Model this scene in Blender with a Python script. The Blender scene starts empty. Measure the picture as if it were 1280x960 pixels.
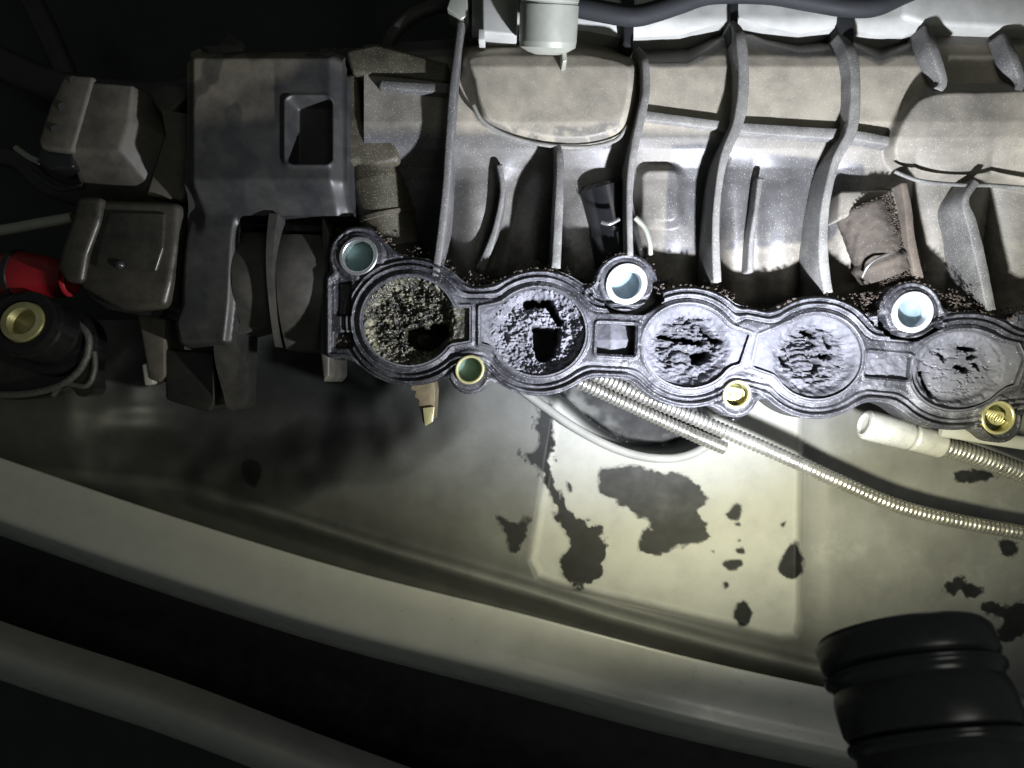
import bpy, bmesh, math, random
import numpy as np
from mathutils import Vector, Matrix
random.seed(4); rng = np.random.default_rng(7)

S = 0.0005      # one drawing unit = 0.5 mm
D = 900.0       # camera height over the flange face, in drawing units
def W(px, py, h):
    k = (D - h) / D
    return ((px - 640) * k * S, (480 - py) * k * S, h * S)

# ------------------------------------------------------------------ camera, world, lamps
sc = bpy.context.scene
sc.render.engine = 'CYCLES'
sc.view_settings.view_transform = 'Standard'
sc.view_settings.look = 'None'
sc.view_settings.exposure = 0.38
sc.view_settings.gamma = 1.0
cam = bpy.data.cameras.new('camera'); camo = bpy.data.objects.new('camera', cam)
sc.collection.objects.link(camo); sc.camera = camo
camo.location = (0, 0, D * S)
cam.sensor_width = 36; cam.lens = 36 * D / 1280.0
cam.clip_start = 0.005; cam.clip_end = 20
cam.dof.use_dof = True; cam.dof.focus_distance = D * S; cam.dof.aperture_fstop = 2.6
# a phone's lens is short: the blur disc is set by the real aperture, here about 3 mm
cam.dof.aperture_fstop = cam.lens / 3.2

wd = bpy.data.worlds.new('World'); sc.world = wd; wd.use_nodes = True
bg = wd.node_tree.nodes['Background']; bg.inputs[0].default_value = (0.75, 0.85, 0.8, 1); bg.inputs[1].default_value = 0.04

TORCH = Vector(W(1124, 793, 300)); AIM = Vector(W(940, 250, 0))
TD = (AIM - TORCH).normalized()
def spot(name, power, col, size, blend, radius, aim=AIM, off=0.012):
    l = bpy.data.lights.new(name, 'SPOT'); l.energy = power; l.color = col
    l.spot_size = math.radians(size); l.spot_blend = blend; l.shadow_soft_size = radius
    o = bpy.data.objects.new(name, l); sc.collection.objects.link(o)
    o.location = TORCH + TD * off
    o.rotation_euler = (aim - TORCH).to_track_quat('-Z', 'Y').to_euler()
    return o
spot('torch_beam', 10.6, (0.74, 0.79, 1.0), 128, 1.0, 0.006, aim=Vector(W(835, 150, 0)))
spot('torch_spill', 2.6, (1.0, 0.96, 0.68), 178, 0.5, 0.008)
al = bpy.data.lights.new('garage_lamp', 'AREA'); al.energy = 0.75; al.color = (1.0, 1.0, 0.92); al.size = 0.35
ao = bpy.data.objects.new('garage_lamp', al); sc.collection.objects.link(ao)
ao.location = (0.5, -0.1, 1.1); ao.rotation_euler = (Vector((0, 0, 0)) - Vector(ao.location)).to_track_quat('-Z', 'Y').to_euler()

# ------------------------------------------------------------------ noise
def _h(ix, iy, seed):
    n = (ix.astype(np.int64) * 374761393 + iy.astype(np.int64) * 668265263 + seed * 1442695041) & 0xffffffff
    n = ((n ^ (n >> 13)) * 1274126177) & 0xffffffff
    n = n ^ (n >> 16)
    return (n & 0xffff) / 65535.0
def vn(x, y, seed=0):
    x = np.asarray(x, float); y = np.asarray(y, float)
    ix = np.floor(x); iy = np.floor(y); fx = x - ix; fy = y - iy
    fx = fx * fx * (3 - 2 * fx); fy = fy * fy * (3 - 2 * fy)
    a = _h(ix, iy, seed); b = _h(ix + 1, iy, seed); c = _h(ix, iy + 1, seed); d = _h(ix + 1, iy + 1, seed)
    return (a + (b - a) * fx) * (1 - fy) + (c + (d - c) * fx) * fy
def fbm(x, y, size, octv=4, seed=0):
    s = 0; a = 1; t = 0; f = 1.0 / size
    for k in range(octv):
        s = s + a * vn(x * f + 17.3 * k, y * f - 9.1 * k, seed + k); t += a; a *= .55; f *= 2.03
    return s / t
def ss(a, b, x):
    t = np.clip((x - a) / (b - a), 0, 1); return t * t * (3 - 2 * t)

# ------------------------------------------------------------------ signed distances (drawing units)
def ell(cx, cy, rx, ry, ang=0):
    c, s = math.cos(ang), math.sin(ang)
    def f(x, y):
        X = (x - cx) * c + (y - cy) * s; Y = -(x - cx) * s + (y - cy) * c
        return (np.sqrt((X / rx) ** 2 + (Y / ry) ** 2) - 1) * min(rx, ry)
    return f
def seg(x0, y0, x1, y1, r, r2=None):
    r2 = r if r2 is None else r2
    def f(x, y):
        dx, dy = x1 - x0, y1 - y0
        t = np.clip(((x - x0) * dx + (y - y0) * dy) / (dx * dx + dy * dy), 0, 1)
        return np.hypot(x - x0 - t * dx, y - y0 - t * dy) - (r + (r2 - r) * t)
    return f
def rect(cx, cy, hx, hy, r=2, ang=0):
    c, s = math.cos(ang), math.sin(ang)
    def f(x, y):
        X = np.abs((x - cx) * c + (y - cy) * s) - hx + r; Y = np.abs(-(x - cx) * s + (y - cy) * c) - hy + r
        return np.hypot(np.maximum(X, 0), np.maximum(Y, 0)) + np.minimum(np.maximum(X, Y), 0) - r
    return f
def poly(pts, round_=0):
    P = np.array(pts, float)
    def f(x, y):
        x = np.asarray(x, float); y = np.asarray(y, float)
        d = np.full(x.shape, 1e18); inside = np.zeros(x.shape, bool); n = len(P)
        for i in range(n):
            a = P[i]; b = P[(i + 1) % n]; e = b - a
            wx = x - a[0]; wy = y - a[1]
            t = np.clip((wx * e[0] + wy * e[1]) / (e @ e), 0, 1)
            d = np.minimum(d, (wx - t * e[0]) ** 2 + (wy - t * e[1]) ** 2)
            c = ((a[1] > y) != (b[1] > y)) & (x < (b[0] - a[0]) * (y - a[1]) / (b[1] - a[1] + 1e-9) + a[0])
            inside ^= c
        d = np.sqrt(d); return np.where(inside, -d, d) - round_
    return f
def smin(a, b, k):
    h = np.clip(0.5 + 0.5 * (b - a) / k, 0, 1); return b + (a - b) * h - k * h * (1 - h)
def union(fs, k):
    def f(x, y):
        r = fs[0](x, y)
        for g in fs[1:]: r = smin(r, g(x, y), k)
        return r
    return f
def smooth(pts, n=8, closed=False):
    P = np.array(pts, float); m = len(P); out = []
    rg = range(m if closed else m - 1)
    for i in rg:
        if closed: p0, p1, p2, p3 = P[(i - 1) % m], P[i], P[(i + 1) % m], P[(i + 2) % m]
        else: p0, p1, p2, p3 = P[max(i - 1, 0)], P[i], P[i + 1], P[min(i + 2, m - 1)]
        for k in range(n):
            t = k / n
            out.append(.5 * ((2 * p1) + (-p0 + p2) * t + (2 * p0 - 5 * p1 + 4 * p2 - p3) * t * t + (-p0 + 3 * p1 - 3 * p2 + p3) * t ** 3))
    if not closed: out.append(P[-1])
    return np.array(out)

# ------------------------------------------------------------------ objects
def link(name, me, mat, parent):
    o = bpy.data.objects.new(name, me); sc.collection.objects.link(o)
    if mat: me.materials.append(mat)
    if parent is not None:
        o.parent = parent; o.matrix_parent_inverse = parent.matrix_world.inverted()
    return o
def thing(name, label, cat, px, py, h, group=None):
    o = bpy.data.objects.new(name, None); sc.collection.objects.link(o)
    o.location = W(px, py, h); o.empty_display_size = .01
    o.matrix_world = Matrix.Translation(W(px, py, h))
    o['label'] = label; o['category'] = cat
    if group: o['group'] = group
    return o
def tag(o, label, cat, group=None):
    o['label'] = label; o['category'] = cat
    if group: o['group'] = group
    return o
def mesh(name, V, F, mat, parent=None, sm=True, dust=None):
    me = bpy.data.meshes.new(name); me.from_pydata([tuple(v) for v in V], [], [tuple(f) for f in F]); me.validate()
    if sm: me.polygons.foreach_set('use_smooth', [True] * len(me.polygons))
    if dust is not None:
        a = me.attributes.new('dust', 'FLOAT', 'POINT'); a.data.foreach_set('value', np.asarray(dust, np.float32))
    return link(name, me, mat, parent)

def relief(name, box, step, sdf, hf, mat, parent=None, h0=None, wall=None, dust=None):
    """height field over a pixel-plane outline; h0 given: true vertical walls, plane scaled once for depth h0"""
    x0, y0, x1, y1 = box
    gx = np.arange(x0, x1 + step, step); gy = np.arange(y0, y1 + step, step)
    X, Y = np.meshgrid(gx, gy)
    if sdf is not None:
        sd = sdf(X, Y); ins = sd < 0
        for _ in range(3):
            e = .4
            s0 = sdf(X, Y)
            gxx = (sdf(X + e, Y) - sdf(X - e, Y)) / (2 * e); gyy = (sdf(X, Y + e) - sdf(X, Y - e)) / (2 * e)
            n2 = gxx ** 2 + gyy ** 2 + 1e-6
            m = (~ins) & (s0 > 0) & (sd < step * 2)
            mv = np.clip(s0 / n2, 0, step * 1.5)
            X = np.where(m, X - gxx * mv, X); Y = np.where(m, Y - gyy * mv, Y)
    else: ins = np.ones(X.shape, bool)
    ny, nx = X.shape
    cell = ins[:-1, :-1] | ins[1:, :-1] | ins[:-1, 1:] | ins[1:, 1:]
    idx = np.arange(ny * nx).reshape(ny, nx)
    a = idx[:-1, :-1][cell]; b = idx[:-1, 1:][cell]; c = idx[1:, 1:][cell]; d = idx[1:, :-1][cell]
    quads = np.stack([a, d, c, b], 1)
    used = np.unique(quads); rm = -np.ones(ny * nx, int); rm[used] = np.arange(len(used)); quads = rm[quads]
    x = X.ravel()[used]; y = Y.ravel()[used]; h = hf(x, y) + np.zeros_like(x)
    du = (dust(x, y) + np.zeros_like(x)) if dust is not None else None
    if h0 is None:
        k = (D - h) / D; kx = (x - 640) * k * S; ky = (480 - y) * k * S
    else:
        k = (D - h0) / D; kx = (x - 640) * k * S; ky = (480 - y) * k * S
    V = np.stack([kx, ky, h * S], 1); F = quads.tolist()
    if wall is not None:
        E = np.concatenate([quads[:, [0, 1]], quads[:, [1, 2]], quads[:, [2, 3]], quads[:, [3, 0]]])
        key = E[:, 0].astype(np.int64) * 10 ** 7 + E[:, 1]; rev = E[:, 1].astype(np.int64) * 10 ** 7 + E[:, 0]
        Bd = E[~np.isin(key, rev)]
        bu = np.unique(Bd); mp = {int(v): i for i, v in enumerate(bu)}; n0 = len(V); nb = len(bu)
        top = V[bu].copy(); bot = V[bu].copy()
        bot[:, 2] = wall * S
        if h0 is None:
            pass
        V = np.concatenate([V, top, bot])
        if du is not None: du = np.concatenate([du, du[bu] * .4, du[bu] * .2])
        for p, q in Bd.tolist():
            i, j = mp[p], mp[q]
            F.append([n0 + j, n0 + i, n0 + nb + i, n0 + nb + j])
    return mesh(name, V, F, mat, parent, True, du)

def tube(name, pts, rad, mat, parent=None, seg_=16, n=8, cap=True, raw=False, close=False, flat=1.0, dust=None):
    P = np.array([W(*p) for p in pts]) if not raw else np.array(pts, float)
    P = smooth(P, n) if n > 1 else P
    m = len(P); T = np.gradient(P, axis=0); T /= np.linalg.norm(T, axis=1)[:, None]
    up = np.array([0, 0, 1.0]); V = []
    L = np.concatenate([[0], np.cumsum(np.linalg.norm(np.diff(P, axis=0), axis=1))])
    r = [rad(l / L[-1], l / S) * S if callable(rad) else rad * S for l in L]
    A = np.cross(T[0], up)
    if np.linalg.norm(A) < 1e-3: A = np.cross(T[0], [1, 0, 0])
    A /= np.linalg.norm(A)
    for i in range(m):
        A = A - T[i] * (A @ T[i]); A /= np.linalg.norm(A); B = np.cross(T[i], A)
        for k in range(seg_):
            t = 2 * math.pi * k / seg_
            V.append(P[i] + r[i] * (math.cos(t) * A + math.sin(t) * B * flat))
    F = []
    for i in range(m - 1):
        for k in range(seg_):
            k2 = (k + 1) % seg_
            F.append((i * seg_ + k, i * seg_ + k2, (i + 1) * seg_ + k2, (i + 1) * seg_ + k))
    if cap:
        n0 = len(V)
        V += [V[k].copy() for k in range(seg_)] + [V[(m - 1) * seg_ + k].copy() for k in range(seg_)]
        F.append(tuple(range(n0 + seg_ - 1, n0 - 1, -1))); F.append(tuple(range(n0 + seg_, n0 + 2 * seg_)))
    return mesh(name, V, F, mat, parent, True, None if dust is None else [dust] * len(V))

def lathe(name, prof, o, axis, mat, parent=None, seg_=48, sharp=True, dust=None, squash=1.0, arc=None):
    """prof: (radius, distance along axis) in drawing units; o a world point; sharp splits rings"""
    ax = Vector(axis).normalized(); A = ax.orthogonal().normalized(); B = ax.cross(A); o = Vector(o)
    V = []; F = []
    for i in range(len(prof) - 1):
        n0 = len(V)
        for (r, t) in (prof[i], prof[i + 1]):
            for k in range(seg_):
                th = 2 * math.pi * k / seg_
                V.append(o + ax * t * S + (A * math.cos(th) + B * math.sin(th) * squash) * r * S)
        for k in range(seg_):
            k2 = (k + 1) % seg_
            F.append((n0 + k, n0 + k2, n0 + seg_ + k2, n0 + seg_ + k))
    ob = mesh(name, V, F, mat, parent, True, None if dust is None else [dust] * len(V))
    bm = bmesh.new(); bm.from_mesh(ob.data)
    bmesh.ops.recalc_face_normals(bm, faces=bm.faces)
    if not sharp: bmesh.ops.remove_doubles(bm, verts=bm.verts, dist=1e-6)
    bm.to_mesh(ob.data); bm.free(); return ob

def prism(name, pts, ht, hb, mat, parent=None, bev=2.0, top=None, dust=None, segs=3, hs=None):
    """outline in the pixel plane at height ht, straight walls down to hb; hs = per-corner heights of the top"""
    bm = bmesh.new(); k = (D - ht) / D
    b = [bm.verts.new(((x - 640) * k * S, (480 - y) * k * S, hb * S)) for x, y in pts]
    tp = pts if top is None else top
    t = [bm.verts.new(((x - 640) * k * S, (480 - y) * k * S, (hs[i] if hs else ht) * S)) for i, (x, y) in enumerate(tp)]
    n = len(pts)
    bm.faces.new(b); bm.faces.new(list(reversed(t)))
    for i in range(n): bm.faces.new((b[i], t[i], t[(i + 1) % n], b[(i + 1) % n]))
    bmesh.ops.recalc_face_normals(bm, faces=bm.faces)
    if bev: bmesh.ops.bevel(bm, geom=bm.edges[:], offset=bev * S, segments=segs, affect='EDGES', profile=.5, clamp_overlap=True)
    me = bpy.data.meshes.new(name); bm.to_mesh(me); bm.free()
    me.polygons.foreach_set('use_smooth', [True] * len(me.polygons))
    try: me.set_sharp_from_angle(angle=math.radians(35))
    except Exception: pass
    if dust is not None:
        a = me.attributes.new('dust', 'FLOAT', 'POINT'); zt = max(v.co.z for v in me.vertices) - 12 * S
        a.data.foreach_set('value', [dust if v.co.z > zt else dust * .3 for v in me.vertices])
    return link(name, me, mat, parent)

def sweep(name, path, prof, mat, parent=None, n=6, dust=None, wf=None):
    """prof: (offset to the right of travel in plan, dh), constant along a path of (px,py,h)"""
    P = smooth(path, n) if n > 1 else np.array(path, float)
    T = np.gradient(P[:, :2], axis=0); T /= np.linalg.norm(T, axis=1)[:, None]
    N = np.stack([-T[:, 1], T[:, 0]], 1); V = []; m = len(prof)
    for i, p in enumerate(P):
        w = wf(i / (len(P) - 1)) if wf else 1
        k = (D - p[2]) / D
        for off, dh in prof:
            V.append(((p[0] + N[i, 0] * off * w - 640) * k * S, (480 - p[1] - N[i, 1] * off * w) * k * S, (p[2] + dh) * S))
    F = [(i * m + j, i * m + j + 1, (i + 1) * m + j + 1, (i + 1) * m + j) for i in range(len(P) - 1) for j in range(m - 1)]
    F.append(tuple(range(m))[::-1]); F.append(tuple(range((len(P) - 1) * m, len(P) * m)))
    o = mesh(name, V, F, mat, parent, True, None if dust is None else [dust] * len(V))
    bm = bmesh.new(); bm.from_mesh(o.data); bmesh.ops.recalc_face_normals(bm, faces=bm.faces); bm.to_mesh(o.data); bm.free()
    try: o.data.set_sharp_from_angle(angle=math.radians(50))
    except Exception: pass
    return o
def rib(path, hb, mat, parent, name='rib', dust=.6, t=10):
    """thin upright plate: path of (px,py,top height,thickness)"""
    P = smooth(path, 8)
    T = np.gradient(P[:, :2], axis=0); T /= np.linalg.norm(T, axis=1)[:, None]; N = np.stack([-T[:, 1], T[:, 0]], 1)
    V = []; m = 8; du = []
    for i, p in enumerate(P):
        k = (D - p[2]) / D; w = p[3] / 2 * (1 + .10 * (float(vn(p[1] / 9, i * .01, 5)) - .5)); c = min(2.0, w * .6)
        for off, z, d in ((-w - 1.5, hb, .2), (-w, p[2] - c, .6), (-w + c * .4, p[2] - c * .3, 1), (-w + c, p[2], 1), (w - c, p[2], 1), (w - c * .4, p[2] - c * .3, 1), (w, p[2] - c, .6), (w + 1.5, hb, .2)):
            V.append(((p[0] + N[i, 0] * off - 640) * k * S, (480 - p[1] - N[i, 1] * off) * k * S, z * S)); du.append(dust * d)
    F = [(i * m + j, i * m + j + 1, (i + 1) * m + j + 1, (i + 1) * m + j) for i in range(len(P) - 1) for j in range(m - 1)]
    F.append(tuple(range(m))[::-1]); F.append(tuple(range((len(P) - 1) * m, len(P) * m)))
    o = mesh(name, V, F, mat, parent, True, du)
    bm = bmesh.new(); bm.from_mesh(o.data); bmesh.ops.recalc_face_normals(bm, faces=bm.faces); bm.to_mesh(o.data); bm.free()
    return o

# ------------------------------------------------------------------ materials
def mat(name, base, rough=.5, metal=0.0, dust=None, drough=.85, bump=.15, bscale=900, speck=0.0, var=.25, spec=.5, vscale=60, coat=0, speckcol=(.7, .68, .6), dv=.25, fv=.45, sps=700, spf=.8):
    m = bpy.data.materials.new(name); m.use_nodes = True; nt = m.node_tree; N = nt.nodes; L = nt.links
    b = N['Principled BSDF']; b.inputs['Specular IOR Level'].default_value = spec
    b.inputs['Coat Weight'].default_value = coat; b.inputs['Coat Roughness'].default_value = .12
    tc = N.new('ShaderNodeTexCoord')
    def noise(sc_, det=4, rg=.6):
        n = N.new('ShaderNodeTexNoise'); n.inputs['Scale'].default_value = sc_; n.inputs['Detail'].default_value = det; n.inputs['Roughness'].default_value = rg
        L.new(tc.outputs['Object'], n.inputs['Vector']); return n
    def math_(op, a, c, clamp=False):
        n = N.new('ShaderNodeMath'); n.operation = op; n.use_clamp = clamp
        for i, v in enumerate((a, c)):
            if isinstance(v, (int, float)): n.inputs[i].default_value = v
            else: L.new(v, n.inputs[i])
        return n.outputs[0]
    def mix(f, a, c):
        n = N.new('ShaderNodeMix'); n.data_type = 'RGBA'
        if isinstance(f, float): n.inputs[0].default_value = f
        else: L.new(f, n.inputs[0])
        for i, v in ((6, a), (7, c)):
            if isinstance(v, tuple): n.inputs[i].default_value = (*v, 1)
            else: L.new(v, n.inputs[i])
        return n.outputs[2]
    def ramp(v, a, c):
        n = N.new('ShaderNodeMapRange'); n.inputs[1].default_value = a; n.inputs[2].default_value = c; L.new(v, n.inputs[0]); return n.outputs[0]
    big = noise(vscale, 5, .65); fine = noise(bscale, 3, .7)
    v = ramp(big.outputs[0], .3, .7)
    lo = tuple(c * (1 - var) for c in base); hi = tuple(min(1, c * (1 + var)) for c in base)
    col = mix(v, lo, hi); r = math_('ADD', rough - .08, math_('MULTIPLY', v, .16))
    if dust is not None:
        at = N.new('ShaderNodeAttribute'); at.attribute_name = 'dust'
        g = ramp(fine.outputs[0], .25, .75)
        f = math_('MULTIPLY', at.outputs['Fac'], math_('ADD', 1 - fv, math_('MULTIPLY', math_('ADD', v, g), fv)), True)
        dl = tuple(c * (1 - dv) for c in dust); dh = tuple(c * (1 + dv * .6) for c in dust)
        col = mix(f, col, mix(v, dl, dh)); r = math_('ADD', math_('MULTIPLY', f, drough - rough), r)
    if speck:
        w = N.new('ShaderNodeTexVoronoi'); w.inputs['Scale'].default_value = sps; L.new(tc.outputs['Object'], w.inputs['Vector'])
        s1 = math_('LESS_THAN', w.outputs['Distance'], .23)
        s2 = math_('GREATER_THAN', w.outputs['Color'], 1 - speck)
        col = mix(math_('MULTIPLY', s1, math_('MULTIPLY', s2, spf)), col, speckcol)
    L.new(col, b.inputs['Base Color']); L.new(r, b.inputs['Roughness'])
    b.inputs['Metallic'].default_value = metal
    bp = N.new('ShaderNodeBump'); bp.inputs['Strength'].default_value = bump; bp.inputs['Distance'].default_value = .0006
    L.new(math_('ADD', fine.outputs[0], math_('MULTIPLY', big.outputs[0], .6)), bp.inputs['Height']); L.new(bp.outputs[0], b.inputs['Normal'])
    return m
DUST = (.31, .28, .215)
M = dict(
    shell=mat('manifold_plastic', (.050, .052, .058), .32, dust=DUST, sps=1150, spf=.5, speck=.32, dv=.15, fv=.3, bump=.25, bscale=1400),
    ribm=mat('rib_plastic', (.060, .060, .062), .42, dust=(.19, .185, .165), speck=.45, sps=1200, spf=.55, bump=.4, bscale=1500),
    house=mat('housing_plastic', (.021, .022, .0235), .42, dust=(.125, .11, .08), speck=.0, bump=.1, bscale=1800),
    dark=mat('black_plastic', (.015, .016, .017), .38, dust=(.10, .09, .07), bump=.08),
    gloss=mat('glossy_black', (.010, .010, .011), .20, bump=.03, dust=(.10, .09, .065)),
    flange=mat('flange_plastic', (.016, .016, .019), .38, dust=(.27, .27, .29), drough=.5, speck=.30, sps=1200, bump=.45, bscale=1600, speckcol=(.6, .6, .64)),
    soot=mat('soot_crust', (.028, .028, .032), .65, dust=(.17, .17, .19), drough=.78, bump=.55, bscale=2600, speck=.12, var=.4, speckcol=(.75, .75, .78)),
    soot_oily=mat('oily_soot', (.028, .026, .02), .25, dust=(.27, .26, .17), drough=.35, bump=.6, bscale=2600, speck=.2, var=.4, speckcol=(.8, .8, .6)),
    crumb=mat('soil_crumb', (.075, .058, .043), .85, bump=.5, var=.5, bscale=2500),
    panel=mat('panel_plastic', (.028, .030, .030), .48, dust=(.35, .355, .335), drough=.70, spec=.35, bump=.12, bscale=1500, var=.15, vscale=30, dv=.10, fv=.22),
    wet=mat('wet_plastic', (.010, .011, .012), .55, spec=.22, dust=(.35, .355, .335), bump=.08, bscale=1200, var=.15),
    paint=mat('grey_paint', (.52, .52, .49), .33, metal=.1, bump=.06, bscale=1500, var=.05, speck=.0),
    barpaint=mat('bar_paint', (.38, .375, .35), .42, metal=.1, bump=.06, bscale=1500, var=.08),
    grime=mat('grimy_plastic', (.022, .021, .018), .36, dust=(.13, .115, .07), speck=.45, sps=1150, spf=.6, speckcol=(.5, .44, .28), bump=.35, bscale=1400),
    hoserub=mat('hose_rubber', (.014, .015, .016), .7, bump=.08, spec=.3),
    steel=mat('zinc_steel', (.72, .73, .72), .30, metal=.9, bump=.15, var=.12),
    white=mat('bright_sleeve', (.82, .84, .84), .35, metal=.5, bump=.1, var=.08),
    ferrule=mat('crimped_ferrule', (.50, .50, .46), .3, metal=.35, bump=.3, var=.2, bscale=700),
    brass=mat('yellow_zinc', (.52, .49, .26), .38, metal=.6, bump=.2, var=.2),
    hose=mat('steel_spiral_hose', (.52, .51, .46), .28, metal=.85, bump=.2, var=.2, bscale=1000),
    pale=mat('pale_casting', (.34, .34, .31), .55, bump=.15, var=.12),
    alum=mat('sensor_alloy', (.30, .31, .26), .45, metal=.3, bump=.1, var=.1),
    red=mat('red_rubber', (.26, .012, .018), .35, bump=.1, var=.2),
    bore=mat('bore_teal', (.10, .17, .16), .35, bump=.1, var=.25),
    boreb=mat('bore_blue', (.16, .22, .25), .65, bump=.2, var=.3, vscale=150),
    boreo=mat('bore_olive', (.12, .13, .05), .35, bump=.2, var=.3, vscale=150),
    rubber=mat('torch_rubber', (.034, .038, .037), .30, bump=.05, var=.3, vscale=40),
    ring=mat('torch_ring', (.03, .034, .034), .20, bump=.03, var=.2),
    brown=mat('brown_dirt', (.045, .038, .030), .9, dust=(.14, .112, .085), bump=.8, bscale=1500, speck=.3, var=.4, spf=.45, speckcol=(.3, .24, .18)),
    rust=mat('rusty_metal', (.15, .122, .075), .55, metal=.4, bump=.5, var=.4, bscale=1200),
)
em = bpy.data.materials.new('torch_lens'); em.use_nodes = True
em.node_tree.nodes['Principled BSDF'].inputs['Emission Color'].default_value = (.8, .85, 1, 1)
em.node_tree.nodes['Principled BSDF'].inputs['Emission Strength'].default_value = 3

# ------------------------------------------------------------------ setting
fl = relief('engine_bay_floor', (-900, -900, 2200, 1900), 60, None, lambda x, y: -330 + 20 * fbm(x, y, 200, 3, 3), M['dark'], None)
fl['kind'] = 'structure'

# ------------------------------------------------------------------ black plastic panel
def lineY(pts):
    P = np.array(pts, float); return lambda x: np.interp(x, P[:, 0], P[:, 1])
strip_top = lineY([(-120, 530), (0, 573), (205, 641), (228, 650), (430, 714), (640, 766), (850, 820), (1020, 858), (1400, 935)])
ridge_y = lineY([(-120, 560), (0, 588), (230, 606), (330, 638), (480, 686), (640, 733), (760, 770), (900, 808), (1015, 836), (1400, 900)])
tray = poly([(700, 470), (662, 700), (672, 722), (700, 732), (975, 797), (995, 795), (1001, 775), (1004, 470)])
well = union([ell(800, 505, 96, 58, .28), seg(680, 472, 790, 530, 20)], 20)
def PH(x, y):
    h = -150 - 13 * ss(3, -9, tray(x, y)) - 45 * ss(2, -14, well(x, y))
    dr = (y - ridge_y(x)) * .95
    amp = 15 * ss(150, 420, x)
    h = h + amp * 1.2 * np.exp(-(dr / 9) ** 2) - 10 * ss(10, 26, dr)
    h = h - 60 * ss(520, 420, y) * ss(620, 400, x) * 1.0
    h = h - 90 * ss(50, -50, ell(330, 500, 165, 88, -.12)(x, y) + 30 * (fbm(x, y, 60, 2, 6) - .5))  # hollow added to deepen the shadow below the left housing
    h = h + 10 * ss(1004, 1040, x) * ss(480, 560, y)
    return h + 1.6 * (fbm(x, y, 60, 3, 8) - .5)
def Pdust_shade(x, y):
    t = ss(3, -6, tray(x, y)); r = ss(1000, 1030, x)
    base = .16 + .14 * ss(480, 650, x) + .18 * r + .80 * t
    n = fbm(x, y, 70, 5, 21); streak = fbm(x * 1.0, y * .25, 14, 4, 31)
    d = base * (.72 + .36 * n + .2 * streak)
    dr = np.abs(y - ridge_y(x))
    d = d * (1 - .35 * ss(60, 20, dr) * (1 - t)) * (1 + 1.3 * ss(11, 3, dr)) * (1 - .95 * ss(0, -8, well(x, y)))  # ridge crest lightened as a painted highlight
    d = d * (1 - .95 * ss(60, -25, ell(330, 500, 165, 88, -.12)(x, y)))  # shadow below the left housing painted into the panel colour
    mark = ss(.62, .70, fbm(x, y, 38, 4, 77)) * ss(.4, .6, fbm(x, y, 6, 2, 78))
    return np.clip(d + .05 * mark * (r + .3), 0, 1)
panel = relief('plastic_panel', (-130, 400, 1420, 960), 2.6, lambda x, y: y - strip_top(x) - 30, PH, M['panel'], None, dust=Pdust_shade)
tag(panel, 'large dusty black plastic panel with a shallow tray and dark wet patches', 'panel')
def wet(pts, seed, jag=3.0, hh=.9):
    pf = poly(smooth(pts, 4, True)); P = np.array(pts)
    f = lambda x, y: pf(x, y) + jag * (fbm(x, y, 8, 4, seed) - .5) * 3.4 + jag * (fbm(x, y, 20, 2, seed + 5) - .5) * 2.4
    b = (P[:, 0].min() - 10, P[:, 1].min() - 10, P[:, 0].max() + 10, P[:, 1].max() + 10)
    return relief('wet_patch', b, 1.3 if (b[2] - b[0]) > 40 else .9, f, lambda x, y: PH(x, y) + hh, M['wet'], panel, dust=lambda x, y: ss(-3.2, .3, f(x, y)) * Pdust_shade(x, y) + .03 * fbm(x, y, 9, 3, seed))
wet([(746, 592), (762, 583), (800, 582), (825, 590), (852, 590), (880, 612), (884, 628), (872, 638), (886, 655), (886, 676), (850, 684), (832, 690), (815, 695), (796, 690), (800, 668), (812, 655), (790, 640), (765, 625), (748, 612)], 1)
wet([(672, 508), (690, 505), (693, 530), (690, 570), (700, 620), (722, 645), (748, 655), (752, 668), (757, 680), (760, 700), (745, 728), (725, 734), (708, 722), (704, 700), (712, 680), (695, 655), (688, 620), (672, 590), (652, 572), (650, 562), (672, 560), (668, 535)], 2, 4.5)
wet([(906, 640), (918, 630), (928, 632), (926, 648), (914, 651), (905, 645)], 3, 1.5)
wet([(904, 703), (918, 696), (930, 698), (929, 708), (917, 714), (906, 711)], 4, 1.5)
wet([(918, 686), (930, 684), (932, 692), (922, 693)], 5, 1)
wet([(917, 756), (930, 749), (940, 758), (940, 772), (930, 784), (916, 775)], 6, 2)
wet([(972, 706), (980, 684), (995, 672), (1001, 685), (1006, 705), (1001, 722), (985, 725), (972, 716)], 7, 2)
wet([(903, 728), (910, 726), (913, 733), (906, 737)], 8, .6)
wet([(922, 674), (926, 673), (927, 678), (922, 678)], 9, .4)
wet([(918, 653), (925, 652), (926, 658), (919, 658)], 9, .4)
wet([(708, 602), (714, 604), (717, 615), (711, 616)], 10, .8)
wet([(622, 648), (640, 650), (664, 648), (662, 662), (652, 680), (644, 692), (636, 680), (632, 668)], 11, 4)
wet([(305, 578), (316, 573), (325, 580), (326, 596), (319, 609), (310, 602), (305, 588)], 12, 1.5)
wet([(1182, 728), (1200, 722), (1228, 738), (1222, 746), (1184, 742)], 13, 4)
wet([(1222, 758), (1250, 754), (1285, 752), (1290, 790), (1262, 800), (1240, 792), (1250, 775)], 14, 5)
wet([(1245, 672), (1270, 676), (1272, 690), (1258, 700), (1248, 690)], 15, 3)
wet([(1190, 590), (1215, 586), (1245, 592), (1240, 602), (1200, 602)], 16, 4)
wet([(975, 655), (984, 650), (980, 660)], 17, .5)
wet([(888, 688), (894, 687), (893, 693)], 17, .4)
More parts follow.
